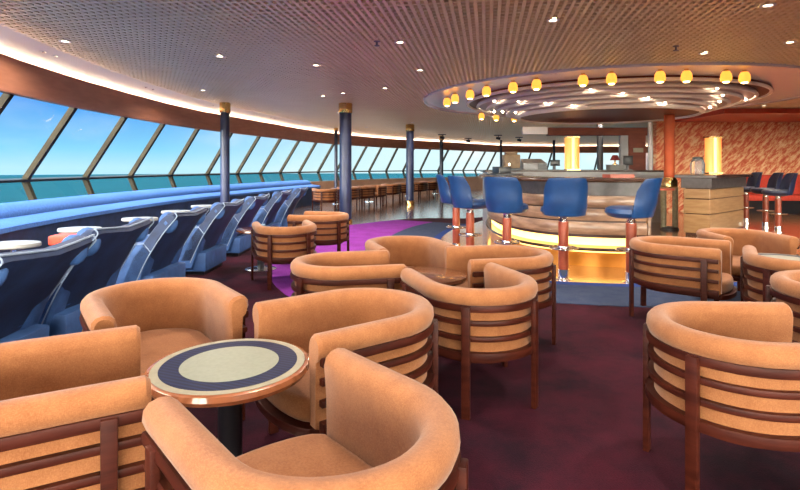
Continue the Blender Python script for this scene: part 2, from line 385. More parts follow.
ZR, ZT, ZB = 1.09, 2.17, .74
IT, IB = .70, .14
struct(MB().sweep(WF, [(IT - .02, 2.13), (IT + .06, 2.13), (IT + .08, 2.16), (IT + .085, 2.535), (IT + .07, 2.535), (IT + .065, 2.455), (IT - .02, 2.455)]).build('trim_fascia', 'fascia'))
cs = [(IT - .02, 2.46), (IT + .0, 2.52), (IT + .06, 2.59), (IT + .16, 2.645), (IT + .30, 2.685), (IT + .45, 2.705), (IT + .45, 2.72), (IT - .02, 2.72)]
struct(MB().sweep(WF, cs).build('trim_cove', 'cove'))
# lamp tube added unseen behind the lip of the fascia to brighten the cove
struct(MB().sweep(WF, [(IT + .022, 2.470), (IT + .050, 2.470), (IT + .050, 2.498), (IT + .022, 2.498)]).build('trim_cove_fill_light', 'cove_fill_tube', smooth=False))
struct(MB().sweep(WF, [(IB - .06, 0), (IB, 0), (IB, .745), (IB - .06, .745)]).build('wall_sill', 'plain_wall'))
struct(MB().sweep(WF, [(-.03, ZR - .025), (.05, ZR - .025), (.06, ZR + .01), (.03, ZR + .03), (-.03, ZR + .03)]).build('trim_rail', 'mullion'))
for i in range(len(wall) - 1):
    fm = MB()
    nrm = Vector((*WF[i][1], 0))
    a, b, c_ = wp(i, 0, ZR), wp(i, IT, ZT), wp(i, IB, ZB)
    up1 = nrm.copy()
    fm.bar(a, b, .075, .075, up1); fm.bar(c_, a, .075, .07, up1)
    fr = struct(fm.build('window_%d' % (i + 1), 'mullion', smooth=False))
    MB().add([wp(i, .0, ZR), wp(i + 1, .0, ZR), wp(i + 1, IT, ZT), wp(i, IT, ZT)], [(0, 1, 2, 3)]).build('pane', 'glass', fr, smooth=False)
    MB().add([wp(i, IB, ZB), wp(i + 1, IB, ZB), wp(i + 1, 0, ZR), wp(i, 0, ZR)], [(0, 1, 2, 3)]).build('pane', 'glass', fr, smooth=False)

# ------------------------------------------------------------------ other walls
struct(MB().box((5.5, -4.35, .3), (21, .2, .6)).box((5.5, -4.35, 2.6), (21, .2, .4)).build('wall_rear', 'plain_wall', smooth=False))
for k in range(13):
    fr = struct(MB().box((-4.6 + 1.6 * k, -4.35, 1.5), (.09, .12, 1.8)).build('window_%d' % (60 + k), 'mullion', smooth=False))  # unseen rear windows, added to let fill light into the room
    MB().box((-3.8 + 1.6 * k, -4.35, 1.5), (1.5, .012, 1.8)).build('pane', 'glass', fr, smooth=False)
struct(MB().box((15.4, 14, 1.4), (.2, 37, 2.8)).build('wall_right', 'plain_wall', smooth=False))
struct(MB().box((11.4, 15.1, 1.36), (8.0, .2, 2.72)).build('wall_pattern', 'pattern', smooth=False))

# ------------------------------------------------------------------ ceiling: open lattice under a dark board
mb = MB(); th = math.radians(-9.5); R = Matrix.Rotation(th, 3, 'Z')
PX, PY = .07, .10
x0, x1, y0, y1 = -11, 17, -6, 37
def clip_bar(p, q):
    return p, q
room = [(p[0] + n[0] * (IT + .3), p[1] + n[1] * (IT + .3)) for p, n in WF] + [(15.4, 31.2), (15.4, -4.3)]
room[0] = (room[0][0], -4.3)
RI = R.inverted()
rl = [RI @ Vector((x, y, 0)) for x, y in room]
def spans(axis, c):
    hits = []
    for i in range(len(rl)):
        p, q = rl[i - 1], rl[i]; a0, a1 = p[axis], q[axis]
        if (a0 > c) != (a1 > c):
            t_ = (c - a0) / (a1 - a0); hits.append(p[1 - axis] + t_ * (q[1 - axis] - p[1 - axis]))
    hits.sort(); return [(hits[i], hits[i + 1]) for i in range(0, len(hits) - 1, 2)]
def runs(axis, start, stop, step, w, h, z):
    k = start
    while k < stop:
        for a0, a1 in spans(axis, k):
            m_ = (a0 + a1) / 2
            c0 = Vector((k, m_, z)) if axis == 0 else Vector((m_, k, z))
            mb.box(R @ c0, (w, a1 - a0, h) if axis == 0 else (a1 - a0, w, h), th)
        k += step
runs(0, -12, 20, PX, .029, .035, 2.7175)
runs(1, -8, 40, PY, .028, .030, 2.715)
runs(1, -7.5, 40, 1.2, .035, .034, 2.7145)
ceil = struct(mb.build('ceiling', 'slat', smooth=False))
o = MB().prism(room, 2.78, 2.82).build('ceiling_board', 'plenum', smooth=False); struct(o)
struct(MB().box((11.6, 13.75, 2.63), (7.6, 2.5, .12)).build('ceiling_soffit', 'red_ceiling', smooth=False))

# ------------------------------------------------------------------ pillars
def pillar(px, d, r, m, z0=0, gold_top=.22, gold_base=.12):
    X = (px - 400) / F * d
    t = struct(MB().lathe([(r, 0), (r, 2.70)], 24, (X, d, 0)).build('pillar', m))
    if gold_top: MB().lathe([(r + .012, 2.70 - gold_top), (r + .018, 2.70 - gold_top + .02), (r + .018, 2.69), (r + .01, 2.70)], 24, (X, d, 0)).build('capital', 'gold', t)
    if gold_base: MB().lathe([(r + .02, 0), (r + .02, gold_base - .02), (r + .01, gold_base)], 24, (X, d, 0)).build('base', 'gold', t)
    return t
pillar(225, 11.5, .10, 'pillar_blue')
pillar(345.5, 11.6, .135, 'pillar_blue')
pillar(410, 17.4, .13, 'pillar_blue', gold_base=.16)
pillar(336, 18.9, .06, 'pillar_dark', gold_top=.1)
pillar(441.5, 23.6, .085, 'pillar_dark', gold_top=.2)
pillar(501, 27.5, .06, 'pillar_dark', gold_top=0)
pillar(554, 27.5, .07, 'pillar_dark', gold_top=0)
pillar(600, 14.6, .085, 'dark_grey', gold_top=0)

# ------------------------------------------------------------------ bar canopy
CX, CY = 4.25, 10.8
NS = 128
rg = struct(MB().lathe([(2.75, 2.715), (2.75, 2.690), (3.70, 2.690), (3.72, 2.66), (3.76, 2.66), (3.76, 2.715)], NS, (CX, CY, 0), True).build('ceiling_ring', 'ring_metal'))
can = thing('bar_canopy', 'round tiered chrome and dark red canopy hanging over the bar', 'canopy', (CX, CY, 2.69))
rr = [2.82, 2.61, 2.40, 2.19, 1.98, 1.78]; zz = [2.63, 2.575, 2.52, 2.465, 2.41, 2.355]
for k in range(6):
    top = .0 if k == 0 else zz[k - 1] - 2.69
    z = zz[k] - 2.69; r_in = rr[k + 1] - .03 if k < 5 else 1.70
    if k == 0:
        t = MB().lathe([(rr[k], top), (rr[k], z), (r_in, z), (r_in, z + .012), (rr[k] - .012, z + .012), (rr[k] - .012, top)], NS, closed=True).build('tier', 'tier_wood', can)
    else:
        t = MB().lathe([(rr[k], top), (rr[k], z), (r_in, z), (r_in, z + .012), (rr[k] - .012, z + .012), (rr[k] - .012, top)], NS, closed=True).build('tier', 'tier_metal', can)
    q = [(rr[k] + .030 * math.cos(a), z + .030 * math.sin(a)) for a in [i * PI / 4 for i in range(8)]]
    MB().lathe(q, NS, closed=True).build('chrome_trim', 'satin', t)
MB().lathe([(0, -.345), (1.71, -.345), (1.71, -.31), (0, -.31)], NS).build('centre_panel', 'tier_wood', can)
q = [(1.75 + .04 * math.cos(a), -.345 + .04 * math.sin(a)) for a in [i * PI / 4 for i in range(8)]]
MB().lathe(q, NS, closed=True).build('centre_rim', 'satin', can)
for k in range(30):
    a = 2 * PI * (k + .3) / 30; j = 1 + k % 4; r = (rr[j] + rr[j + 1]) / 2
    MB().ball((r * math.cos(a), r * math.sin(a), zz[j] - 2.69 - .008), .022, 8).build('bulb', 'bulb', can)

# amber lamps around the ring: their bearings read from the photograph, the far side mirrored
def ring_hits(px, R):
    ux, uy = (px - 400) / F, 1.0
    A = ux * ux + 1; B = -2 * (ux * CX + CY); C = CX * CX + CY * CY - R * R
    D = B * B - 4 * A * C
    if D < 0: return []
    return [((-B - math.sqrt(D)) / (2 * A)), ((-B + math.sqrt(D)) / (2 * A))]
lamps = []
RL = 3.33
for px in (447, 455, 470, 486.5, 513, 536.5, 583, 611.5, 660, 686.5, 726, 744.5):
    h = ring_hits(px, RL)
    if h: lamps.append(((px - 400) / F * h[0], h[0]))
axis = math.atan2(CY, CX)
far = []
for x, y in lamps[:4] + lamps[4:]:
    # mirror in the canopy's centre line across the view
    v = Vector((x - CX, y - CY)); u = Vector((math.cos(axis), math.sin(axis)))
    far.append((x - 2 * v.dot(u) * u.x, y - 2 * v.dot(u) * u.y))
proto = None
for k, (x, y) in enumerate(lamps + far):
    if k < len(lamps): lab = '%s amber lamp from the windows on the near rim of the bar canopy' % WORDS[k]
    else: lab = '%s amber lamp from the windows on the far rim of the bar canopy' % WORDS[k - len(lamps)]
    if proto is None:
        proto = thing('amber_lamp', lab, 'lamp', (x, y, 2.69), 0, 'amber lamps around the bar canopy')
        MB().lathe([(.03, 0), (.03, -.015), (.045, -.025), (.045, -.04)], 16).build('lamp_holder', 'gold', proto)
        MB().lathe([(.045, -.03), (.070, -.07), (.078, -.13), (.072, -.165), (.05, -.18)], 20).build('lamp_shade', 'amber', proto)
        MB().ball((0, 0, -.183), .045, 10, (1, 1, .35)).build('bulb', 'amber_hot', proto)
    else: dup(proto, (x, y, 2.69), 0, lab)

# ------------------------------------------------------------------ downlights
def ceil_at(px, py): d = F * (2.70 - H) / (Y0 - py); return ((px - 400) / F * d, d)
dl = [ceil_at(*p) for p in ((65, 41), (220, 56), (400, 42), (553, 20), (768, 5), (790, 42), (704, 53), (316, 65), (385, 88), (420, 70), (343, 93), (323, 96), (203, 90))]
nvis = len(dl)
dl += [(-2.6, 3.6), (-.6, 3.3), (2.2, 2.6), (4.6, 2.6), (-2.6, 1.3), (-.8, 1.0), (1.2, .7), (3.2, .4), (-2.4, -1.4), (0, -1.6), (2.4, -1.8), (5.0, -.8), (6.4, 4.0), (7.2, 6.6), (9.4, 7.2), (9.6, 9.8), (10.6, 11.6), (8.6, 14.3), (10.2, 14.3), (11.8, 14.3), (13.4, 14.3), (6.2, 8.2), (8.4, 12.0), (2.6, 14.6), (5.6, 14.4), (-1.6, 13.6), (.4, 16.5), (-1.2, 18.5)]  # ceiling lights carried on unseen, with some added to brighten the patterned wall
ldat = bpy.data.lights.new('downlight', 'AREA'); ldat.shape = 'DISK'; ldat.size = .11; ldat.energy = DOWNLIGHT_W; ldat.color = (1, .88, .74); ldat.spread = math.radians(150)
names = ['above the blue armchairs by the windows', 'above the tub chairs by the blue pillars', 'near the middle of the ceiling', 'first of two in front of the bar', 'topmost at the right edge', 'lower one at the right edge', 'just in front of the canopy', 'between the two blue pillars and the camera',
         'larger one close to the big blue pillar', 'small one beside the canopy ring', 'just above the big blue pillar', 'beside the big blue pillar', 'close to the window cove']
proto = None
for k, (x, y) in enumerate(dl):
    lab = 'small round recessed ceiling light, ' + names[k] if k < nvis else 'small round recessed ceiling light elsewhere along the lattice ceiling'
    g = 'recessed ceiling lights in the lattice' if k < nvis else 'recessed ceiling lights elsewhere in the lounge'
    if proto is None:
        proto = thing('ceiling_light', lab, 'ceiling light', (x, y, 2.70), 0, g)
        MB().lathe([(.036, .0), (.06, .0), (.064, -.005), (.06, -.010), (.036, -.006)], 24, closed=True).build('trim_ring', 'white_paint', proto)
        MB().lathe([(0, -.003), (.038, -.003), (.038, .01), (0, .01)], 24).build('diffuser', 'diffuser', proto)
    else: dup(proto, (x, y, 2.70), 0, lab, g)
    l = bpy.data.objects.new('downlight', ldat); COL.objects.link(l); l.location = (x, y, 2.68)
for k, (px, py) in enumerate(((377, 41), (676, 46))):
    x, y = ceil_at(px, py)
    sp = thing('sprinkler', ['small grey sprinkler head on the ceiling beside the middle downlight', 'small grey sprinkler head on the ceiling before the bar canopy'][k], 'sprinkler', (x, y, 2.70))
    MB().lathe([(.035, 0), (.035, -.008), (.012, -.012), (.012, -.05)], 16).build('body', 'sprinkler', sp)
    MB().lathe([(.03, -.05), (.03, -.056)], 16).build('deflector', 'sprinkler', sp)
# pairs of small dark spots let into the cove
proto = None; q_ = 0
for i in (7, 9, 11, 13):
    for t_ in (.1, .28):
        p = wp(i, IT + .26, 2.672).lerp(wp(i + 1, IT + .26, 2.672), t_)
        lab = '%s small dark spot let into the white cove, counting away from the camera' % WORDS[q_]; q_ += 1
        if proto is None:
            proto = thing('cove_spotlight', lab, 'spotlight', p, 0, 'dark spots in the white cove')
            MB().lathe([(.022, .004), (.04, .004), (.043, -.006), (.022, -.002)], 20, closed=True).build('trim_ring', 'chrome', proto)
            MB().lathe([(0, 0), (.024, 0), (.024, .01), (0, .01)], 18).build('lens', 'black', proto)
        else: dup(proto, p, 0, lab)
# black spotlights over the far lounge
for k, (px, d) in enumerate(((442, 22.5), (468, 25.5), (498, 23.0), (519, 24.6))):
    X = (px - 400) / F * d
    s_ = thing('spotlight', ['black ceiling spotlight above the slim dark pillar', 'smallest black ceiling spotlight above the far windows', 'black ceiling spotlight above the brown coffee machine', 'black ceiling spotlight above the grey till'][k], 'spotlight', (X, d, 2.70), 0, 'black spotlights on the far ceiling')
    MB().box((0, 0, -.02), (.34, .06, .04)).build('mount', 'black', s_, bevel=.005)
    MB().tube([(.02, 0, -.04), (.02, 0, -.10)], .015).build('stem', 'black', s_)
    MB().tube([(-.08, .02, -.13), (.10, -.02, -.17)], [.05, .065], 14).build('head', 'black', s_)

# ------------------------------------------------------------------ blue window banquette
i0, i1 = 3, 16
fb = WF[i0:i1 + 1]
wb = thing('window_banquette', 'long blue upholstered ledge running under the slanted windows', 'banquette', (0, 0, 0))
MB().sweep(fb, [(.15, .60), (.15, .76), (.18, .80), (.25, .82), (.36, .80), (.45, .75), (.50, .69), (.50, .60)]).build('bolster', 'ledge_blue', wb)
MB().sweep(fb, [(.15, .56), (.15, .60), (.50, .66), (.78, .635), (.86, .61), (.88, .56)]).build('ledge_top', 'ledge_blue', wb)
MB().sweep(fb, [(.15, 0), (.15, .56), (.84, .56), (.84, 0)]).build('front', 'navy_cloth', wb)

# ------------------------------------------------------------------ blue lounge chairs
def make_lounge(label):
    t = thing('lounge_chair', label, 'armchair', (0, 0, 0), PI, 'blue lounge chairs in a row by the windows')
    W2 = .40
    # reclined back: profile in x-z swept across the width, ends drawn in
    prof = [(-.10, .16), (-.22, .42), (-.36, .645), (-.47, .78), (-.505, .828), (-.48, .862), (-.42, .862), (-.37, .825), (-.30, .745), (-.20, .62), (-.08, .42), (.02, .16)]
    fr = []; mb = MB(); ys = [-W2, -W2 + .02, -W2 + .06, -.2, 0, .2, W2 - .06, W2 - .02, W2]
    ins = [.03, .01, 0, 0, 0, 0, 0, .01, .03]
    vs = []; n = len(prof); cx = sum(p[0] for p in prof) / n; cz = sum(p[1] for p in prof) / n
    for y, d in zip(ys, ins):
        for x, z in prof:
            bow = -.02 * (1 - (y / W2) ** 2)     # the back bows outwards
            v = Vector((x - cx, z - cz)); L = v.length; v *= (L - d) / L
            vs.append((v.x + cx + bow, y, v.y + cz - .03 * (1 - abs(y) / W2)))
    fs = []
    for i in range(len(ys) - 1):
        fs += [(i * n + k, i * n + (k + 1) % n, (i + 1) * n + (k + 1) % n, (i + 1) * n + k) for k in range(n)]
    fs += [tuple(range(n)), tuple(range((len(ys) - 1) * n, len(ys) * n))]
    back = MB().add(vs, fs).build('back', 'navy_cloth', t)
    for y in (-W2, W2):
        pts = [(x, y * 1.0, z) for x, z in prof[0:6]]
        MB().tube(catmull(pts, 3), .005, 6).build('piping', 'piping', back)
    MB().tube([(-.505, y, .862 - .03 * (1 - abs(y) / W2)) if False else (-.49 - .02 * (1 - (y / W2) ** 2), y, .861 - .03 * (1 - abs(y) / W2)) for y in ys], .007, 6).build('piping', 'piping', back)
    # wings: rounded head wings standing forward of the back's ends
    for sgn_ in (-1, 1):
        MB().ball((-.40, sgn_ * (W2 - .058), .765), .092, 16, (.95, .66, 1.1)).build('wing', 'blue', t)
        a = MB()
        ap = [(-.12, .08), (-.26, .50), (-.20, .575), (.02, .565), (.22, .545), (.28, .50), (.36, .30), (.40, .08)]
        vs = []
        ax = .02; az = .35
        for y, d in ((W2 - .17, .02), (W2 - .15, 0), (W2 - .02, 0), (W2, .02)):
            for x, z in ap:
                v = Vector((x - ax, z - az)); v *= (v.length - d) / v.length; vs.append((v.x + ax, sgn_ * y, v.y + az))
        n2 = len(ap); fs = []
        for i in range(3): fs += [(i * n2 + k, i * n2 + (k + 1) % n2, (i + 1) * n2 + (k + 1) % n2, (i + 1) * n2 + k) for k in range(n2)]
        fs += [tuple(range(n2)), tuple(range(3 * n2, 4 * n2))]
        arm = a.add(vs, fs).build('arm', 'blue', t)
        MB().tube([(x, sgn_ * W2, z) for x, z in ap[1:7]], .005, 6).build('piping', 'piping', arm)
    MB().box((.10, 0, .36), (.58, .50, .16)).build('seat_cushion', 'blue', t, bevel=.04, seg=3)
    MB().box((.06, 0, .16), (.66, .74, .22)).build('base', 'blue', t, bevel=.02)
    MB().box((.05, 0, .025), (.56, .62, .05)).build('plinth', 'black', t)
    return t
lab = ['first blue lounge chair in the window row, largest, its back cut by the frame', 'second blue lounge chair in the window row, beside the oval white table', 'third blue lounge chair in the window row, behind the orange tub chair',
       'fourth blue lounge chair in the window row, under the slim blue pillar', 'fifth blue lounge chair in the window row', 'sixth blue lounge chair in the window row', 'last blue lounge chair in the window row, where the blue ledge ends']
proto = None
for k in range(7):
    loc = (-2.55 + (.05 * (k - 4) if k > 4 else 0), (3.0, 3.92, 5.17, 6.47, 7.77, 9.2, 10.6)[k], 0)
    if proto is None: proto = make_lounge(lab[0]); proto.location = (loc[0], loc[1], .012); proto.rotation_euler = (0, math.radians(-4), PI)
    else: dup(proto, loc, PI, lab[k])
# oval white side tables between the lounge chairs and the ledge
def make_side(label):
    t = thing('side_table', label, 'side table', (0, 0, 0), 0, 'white side tables by the window ledge')
    n = 36; mb = MB()
    pr = [(.94, .555), (1, .565), (1, .585), (.97, .595)]
    vs = []
    for s_, z in pr: vs += [(.17 * s_ * math.cos(2 * PI * k / n), .235 * s_ * math.sin(2 * PI * k / n), z) for k in range(n)]
    fs = [(i * n + k, i * n + (k + 1) % n, (i + 1) * n + (k + 1) % n, (i + 1) * n + k) for i in range(3) for k in range(n)] + [tuple(range(n - 1, -1, -1)), tuple(range(3 * n, 4 * n))]
    mb.add(vs, fs).build('table_top', 'white_top', t)
    MB().lathe([(.035, .02), (.028, .06), (.028, .53), (.06, .556)], 20).build('stem', 'chrome', t)
    MB().lathe([(.17, 0), (.17, .012), (.04, .03)], 28).build('base', 'chrome', t)
    return t
lab = ['oval white side table cut by the frame, nearest along the ledge', 'oval white side table beside the back of the second blue chair', 'oval white side table before the arm of the third blue chair', 'oval white side table behind the fourth blue chair', 'oval white side table farthest along the blue chairs']
for k in range(5):
    loc = (-3.50 - .10 * (k == 1), 4.7 + 1.15 * k, 0)
    if k == 0: proto = make_side(lab[0]); proto.location = loc; proto.rotation_euler = (0, 0, PI / 2)
    else: dup(proto, loc, PI / 2, lab[k])
# red pouf
pf = thing('footstool', 'low red footstool between the blue lounge chairs and the ledge', 'footstool', (-3.98, 6.3, 0), .1)
MB().box((0, 0, .41), (.36, .36, .12)).build('cushion', 'red_cloth', pf, bevel=.03, seg=3)
MB().box((0, 0, .175), (.30, .30, .35)).build('base', 'black', pf)

# ------------------------------------------------------------------ peach tub chairs
RC = .285        # centre line radius of the upholstered shell
AL = .38         # straight arm length
def u_path(r, al, n=26):
    """U open to +x: from one arm end round the back to the other, with outward normals"""
    fr = []
    for k in range(4): fr.append(((al * (1 - k / 4), -r), (0, -1)))
    for k in range(n + 1):
        a = -PI / 2 - PI * k / n
        fr.append(((r * math.cos(a), r * math.sin(a)), (math.cos(a), math.sin(a))))
    for k in range(1, 5): fr.append(((al * k / 4, r), (0, 1)))
    return fr
def make_tub(label, group):
    t = thing('tub_chair', label, 'chair', (0, 0, 0), 0, group)
    fr = u_path(RC, AL)
    sect = [(-.034, .30), (.020, .30), (.022, .50), (.026, .562), (.042, .574), (.052, .600), (.049, .628), (.034, .646), (.008, .653), (-.020, .648), (-.040, .632), (-.048, .604), (-.044, .56), (-.038, .48)]
    def ext(f, nb): 
        d = Vector((f[0][0] - nb[0][0], f[0][1] - nb[0][1])).normalized() * .014
        return ((f[0][0] + d.x, f[0][1] + d.y), f[1])
    fr2 = [ext(fr[0], fr[1])] + fr + [ext(fr[-1], fr[-2])]
    mb = MB(); L = len(fr2)
    def se2(i): return [(a * .78, z - (.012 if z > .55 else -.004)) for a, z in sect] if i in (0, L - 1) else sect
    mb.sweep(fr2, se2).build('shell', 'fabric', t)
    # seat: D shaped cushion with a bowed front
    poly = []
    r = RC - .042
    for k in range(21):
        a = PI / 2 + PI * k / 20; poly.append((r * math.cos(a), r * math.sin(a)))
    for k in range(13):
        u = -1 + 2 * k / 12; poly.append((AL - .03 + .09 * math.sqrt(max(0, 1 - (u * .97) ** 2)), r * u))
    MB().prism(poly, .29, .385).build('seat_cushion', 'fabric', t, bevel=.028, seg=3)
    # wood seat frame below, curved front rail
    poly2 = [(x * 1.06, y * 1.06) for x, y in poly]
    MB().prism(poly2, .252, .288).build('seat_rail', 'mahogany', t, bevel=.006)
    fo = u_path(RC, AL, 30)
    for z, h, w in ((.556, .034, .028), (.480, .024, .022), (.400, .024, .022), (.312, .040, .030)):
        MB().sweep(fo, [(.021, z - h / 2), (.023 + w, z - h / 2), (.026 + w, z), (.023 + w, z + h / 2), (.021, z + h / 2)]).build('rail', 'mahogany', t)
    for a in (-36, 36, -104, 104):
        an = PI + math.radians(a); n_ = Vector((math.cos(an), math.sin(an), 0)); p = n_ * (RC + .058)
        if abs(a) > 90:
            f_ = fo[1] if a > 0 else fo[-2]; p = Vector((f_[0][0] + f_[1][0] * .052, f_[0][1] + f_[1][1] * .052)); an = math.atan2(f_[1][1], f_[1][0])
        MB().box((p.x, p.y, .285), (.026, .044, .57), an).build('leg', 'mahogany', t, bevel=.004)
    return t
TUB = None
def tub(x, y, fx, fy, label, group):
    global TUB
    rz = math.atan2(fy, fx)
    if TUB is None: TUB = make_tub(label, group); TUB.location = (x, y, 0); TUB.rotation_euler = (0, 0, rz); return TUB
    return dup(TUB, (x, y, 0), rz, label, group)
G1, G2, G3, G4, G5, G6 = 'tub chairs round the navy ringed table', 'tub chairs round the brown wooden table', 'tub chairs by the blue pillar', 'tub chairs round the pale green table', 'tub chairs at the right edge', 'tub chairs along the far windows'
tub(-0.185, 1.325, -0.66, 0.75, 'peach tub chair with its back to the camera before the navy ringed table', G1)
tub(-1.236, 1.624, 0.87, 0.49, 'peach tub chair cut by the left edge, beside the navy ringed table', G1)
tub(-1.245, 2.665, 0.6, -0.8, 'peach tub chair behind the navy ringed table, on the side of the blue chairs', G1)
tub(-0.18, 2.41, -0.8, -0.6, 'peach tub chair behind the navy ringed table, showing its open inside, towards the bar', G1)
tub(0.44, 2.97, -0.31, 0.95, 'peach tub chair before the brown wooden table, its slatted back to the camera', G2)
tub(-0.41, 3.57, 0.976, 0.216, 'peach tub chair on the window side of the brown wooden table', G2)
tub(0.034, 4.47, 0.3, -0.95, 'peach tub chair behind the brown wooden table', G2)
tub(0.8, 3.9, -0.97, -0.2, 'peach tub chair on the bar side of the brown wooden table', G2)
tub(-1.26, 5.74, -0.34, 0.94, 'small looking peach tub chair with slatted back, in front of the blue pillars', G3)
tub(-1.03, 7.05, -0.98, 0.2, 'peach tub chair seen side on beside the wide blue pillar', G3)
tub(2.33, 4.45, 0.78, -0.62, 'peach tub chair with dark slats on the bar stool side of the pale green table', G4)
tub(3.28, 5.08, -0.05, -1, 'peach tub chair behind the pale green table', G4)
tub(2.85, 3.71, 0.54, 0.84, 'peach tub chair with its back to the camera before the pale green table', G4)
tub(4.1, 4.5, -1, -0.1, 'peach tub chair beyond the pale green table, cut by the right edge', G4)
tub(1.385, 2.14, 1, -0.05, 'large peach tub chair at the lower right, turned away with dark slats', G5)
tub(2.46, 2.88, 0.2, -0.98, 'peach tub chair mostly cut by the right edge, behind the large one', G5)

# ------------------------------------------------------------------ cocktail tables
def make_table(name, label, x, y, kind, z=.51):
    t = thing(name, label, 'table', (x, y, 0), .4)
    R_ = .298
    e = [(0, z - .045), (R_ - .05, z - .045), (R_ - .010, z - .036), (R_, z - .020), (R_ - .004, z - .003), (R_ - .014, z), (0, z)]
    top = MB().lathe(e, 64).build('table_top', 'brown_top' if kind == 'brown' else 'table_wood', t)
    if kind != 'brown':
        MB().lathe([(.248, z), (.279, z), (.279, z + .0015), (.248, z + .0015)], 64, closed=True).build('cream_border', 'cream', top)
        MB().lathe([(.178, z), (.250, z), (.250, z + .002), (.178, z + .002)], 64, closed=True).build('striped_ring', 'navy', top)
        MB().lathe([(0, z), (.180, z), (.180, z + .0025), (0, z + .0025)], 64).build('centre_inlay', 'pale', top)
    MB().lathe([(.045, .03), (.045, z - .06), (.10, z - .045)], 24).build('column', 'black', t)
    MB().lathe([(.19, 0), (.19, .012), (.15, .025), (.05, .04)], 36).build('base', 'chrome', t)
    return t
make_table('cocktail_table', 'round cocktail table with navy ring and pale centre, large in front', -.645, 1.975, 'navy', .535)
make_table('cocktail_table', 'round glossy brown wooden cocktail table amid four peach chairs', .185, 3.74, 'brown')
make_table('cocktail_table', 'small round table mostly hidden by the peach chair before the blue pillars', -1.74, 6.5, 'brown')
make_table('cocktail_table', 'round table with pale greenish centre and dark rim by the right edge', 3.22, 4.37, 'navy')
gl_ = thing('ashtray', 'small glass ashtray on the half hidden table before the blue pillars', 'ashtray', (-1.74, 6.5, .51))
MB().lathe([(.04, 0), (.06, .005), (.065, .05), (.058, .05), (.045, .015), (0, .012)], 20).build('bowl', mat('blue_glass', (.25, .35, .45), .1), gl_)

# ------------------------------------------------------------------ far tub chairs and tables by the windows
fc = [(326, 15.2, -.4, 1), (347, 16.4, .2, 1), (361, 17.1, .5, 1), (377, 18.0, -.6, -1), (390, 19.4, .3, 1), (402, 20.6, .8, .6), (417, 21.9, .5, 1), (430, 23.0, -.5, 1), (447, 24.0, .6, .8), (459, 25.0, .2, 1)]
for k, (px, d, fx, fy) in enumerate(fc):
    tub((px - 400) / F * d, d, fx, fy, '%s of the small far tub chairs along the windows, counting from the blue ledge' % WORDS[k], G6)
for k, (px, d) in enumerate(((337, 17.9), (369, 19.0), (408, 22.9), (435, 24.9))):
    make_table('cocktail_table', '%s far cocktail table among the chairs along the windows, counting from the blue ledge' % WORDS[k], (px - 400) / F * d, d, 'brown')

# ------------------------------------------------------------------ the bar
cpts = [(2.2, 11.9), (1.72, 10.8), (1.45, 9.6), (1.37, 8.6), (1.42, 7.8), (1.60, 7.15), (1.95, 6.68), (2.40, 6.44), (2.80, 6.36), (3.10, 6.36)]
cp = catmull(cpts, 6); bf = path_frames(cp, 1)
# make the normal point away from the barman's side
if bf[30][1][0] > 0: bf = path_frames(cp, -1)
bar = thing('bar_counter', 'curved bar with wooden panelled front and glowing light strip at its foot', 'bar', (0, 0, 0))
MB().sweep(bf, [(-.62, 1.09), (-.02, 1.09), (0, 1.10), (.01, 1.118), (0, 1.136), (-.02, 1.142), (-.62, 1.142)]).build('counter_top', 'counter', bar)
MB().sweep(bf, [(-.56, .92), (-.20, .92), (-.20, 1.09), (-.56, 1.09)]).build('frieze', 'frieze', bar)
zs = [.92, .755, .585, .41]
for k in range(3):
    z1, z0 = zs[k], zs[k + 1]
    MB().sweep(bf, [(-.54, z0 + .012), (-.165, z0 + .012), (-.155, z0 + .03), (-.152, (z0 + z1) / 2), (-.155, z1 - .025), (-.165, z1 - .008), (-.54, z1 - .008)]).build('front_panel', 'bar_wood', bar)
MB().sweep(bf, [(-.54, .38), (-.19, .38), (-.19, .92), (-.54, .92)]).build('core', 'groove', bar)
MB().sweep(bf, [(-.54, .275), (-.24, .275), (-.24, .375), (-.54, .375)]).build('light_strip', 'glow', bar)
MB().sweep(bf, [(-.56, .215), (-.14, .215), (-.13, .235), (-.14, .255), (-.56, .255)]).build('step_rail', 'counter', bar)
MB().sweep(bf, [(-.56, .0), (-.22, .0), (-.22, .215), (-.56, .215)]).build('base_panel', 'brass_base', bar)
MB().sweep(bf, [(-.21, .195), (-.17, .195), (-.17, .213), (-.21, .213)]).build('light_strip', 'glow', bar)
# foot light under the counter front
wing = thing('bar_wing', 'smaller angled wooden bar counter behind the tub chairs, below the patterned wall', 'bar', (0, 0, 0))
wpoly = [(5.30, 9.72), (5.62, 9.42), (7.06, 10.68), (6.9, 11.6), (6.2, 11.05)]
def inset_poly(poly, d):
    c = Vector((sum(p[0] for p in poly) / len(poly), sum(p[1] for p in poly) / len(poly)))
    out = []
    n = len(poly)
    for i in range(n):
        p = Vector(poly[i]); a = (p - Vector(poly[i - 1])).normalized(); b = (Vector(poly[(i + 1) % n]) - p).normalized()
        na, nb = Vector((a.y, -a.x)), Vector((b.y, -b.x)); m_ = (na + nb).normalized(); k = 1 / max(.35, m_.dot(na))
        q1 = p + m_ * d * k
        out.append((q1.x, q1.y))
    return out
def grow(d): return inset_poly(wpoly, d)
MB().prism(grow(.14), 1.075, 1.135).build('counter_top', 'counter', wing, smooth=False, bevel=.008)
MB().prism(grow(.04), .89, 1.075).build('frieze', 'frieze', wing, smooth=False)
for z0, z1 in ((.70, .875), (.42, .685), (.06, .405)):
    MB().prism(grow(0), z0, z1).build('front_panel', 'bar_wood_2', wing, smooth=False, bevel=.012)
MB().prism(grow(-.03), .0, .89).build('core', 'groove', wing, smooth=False)
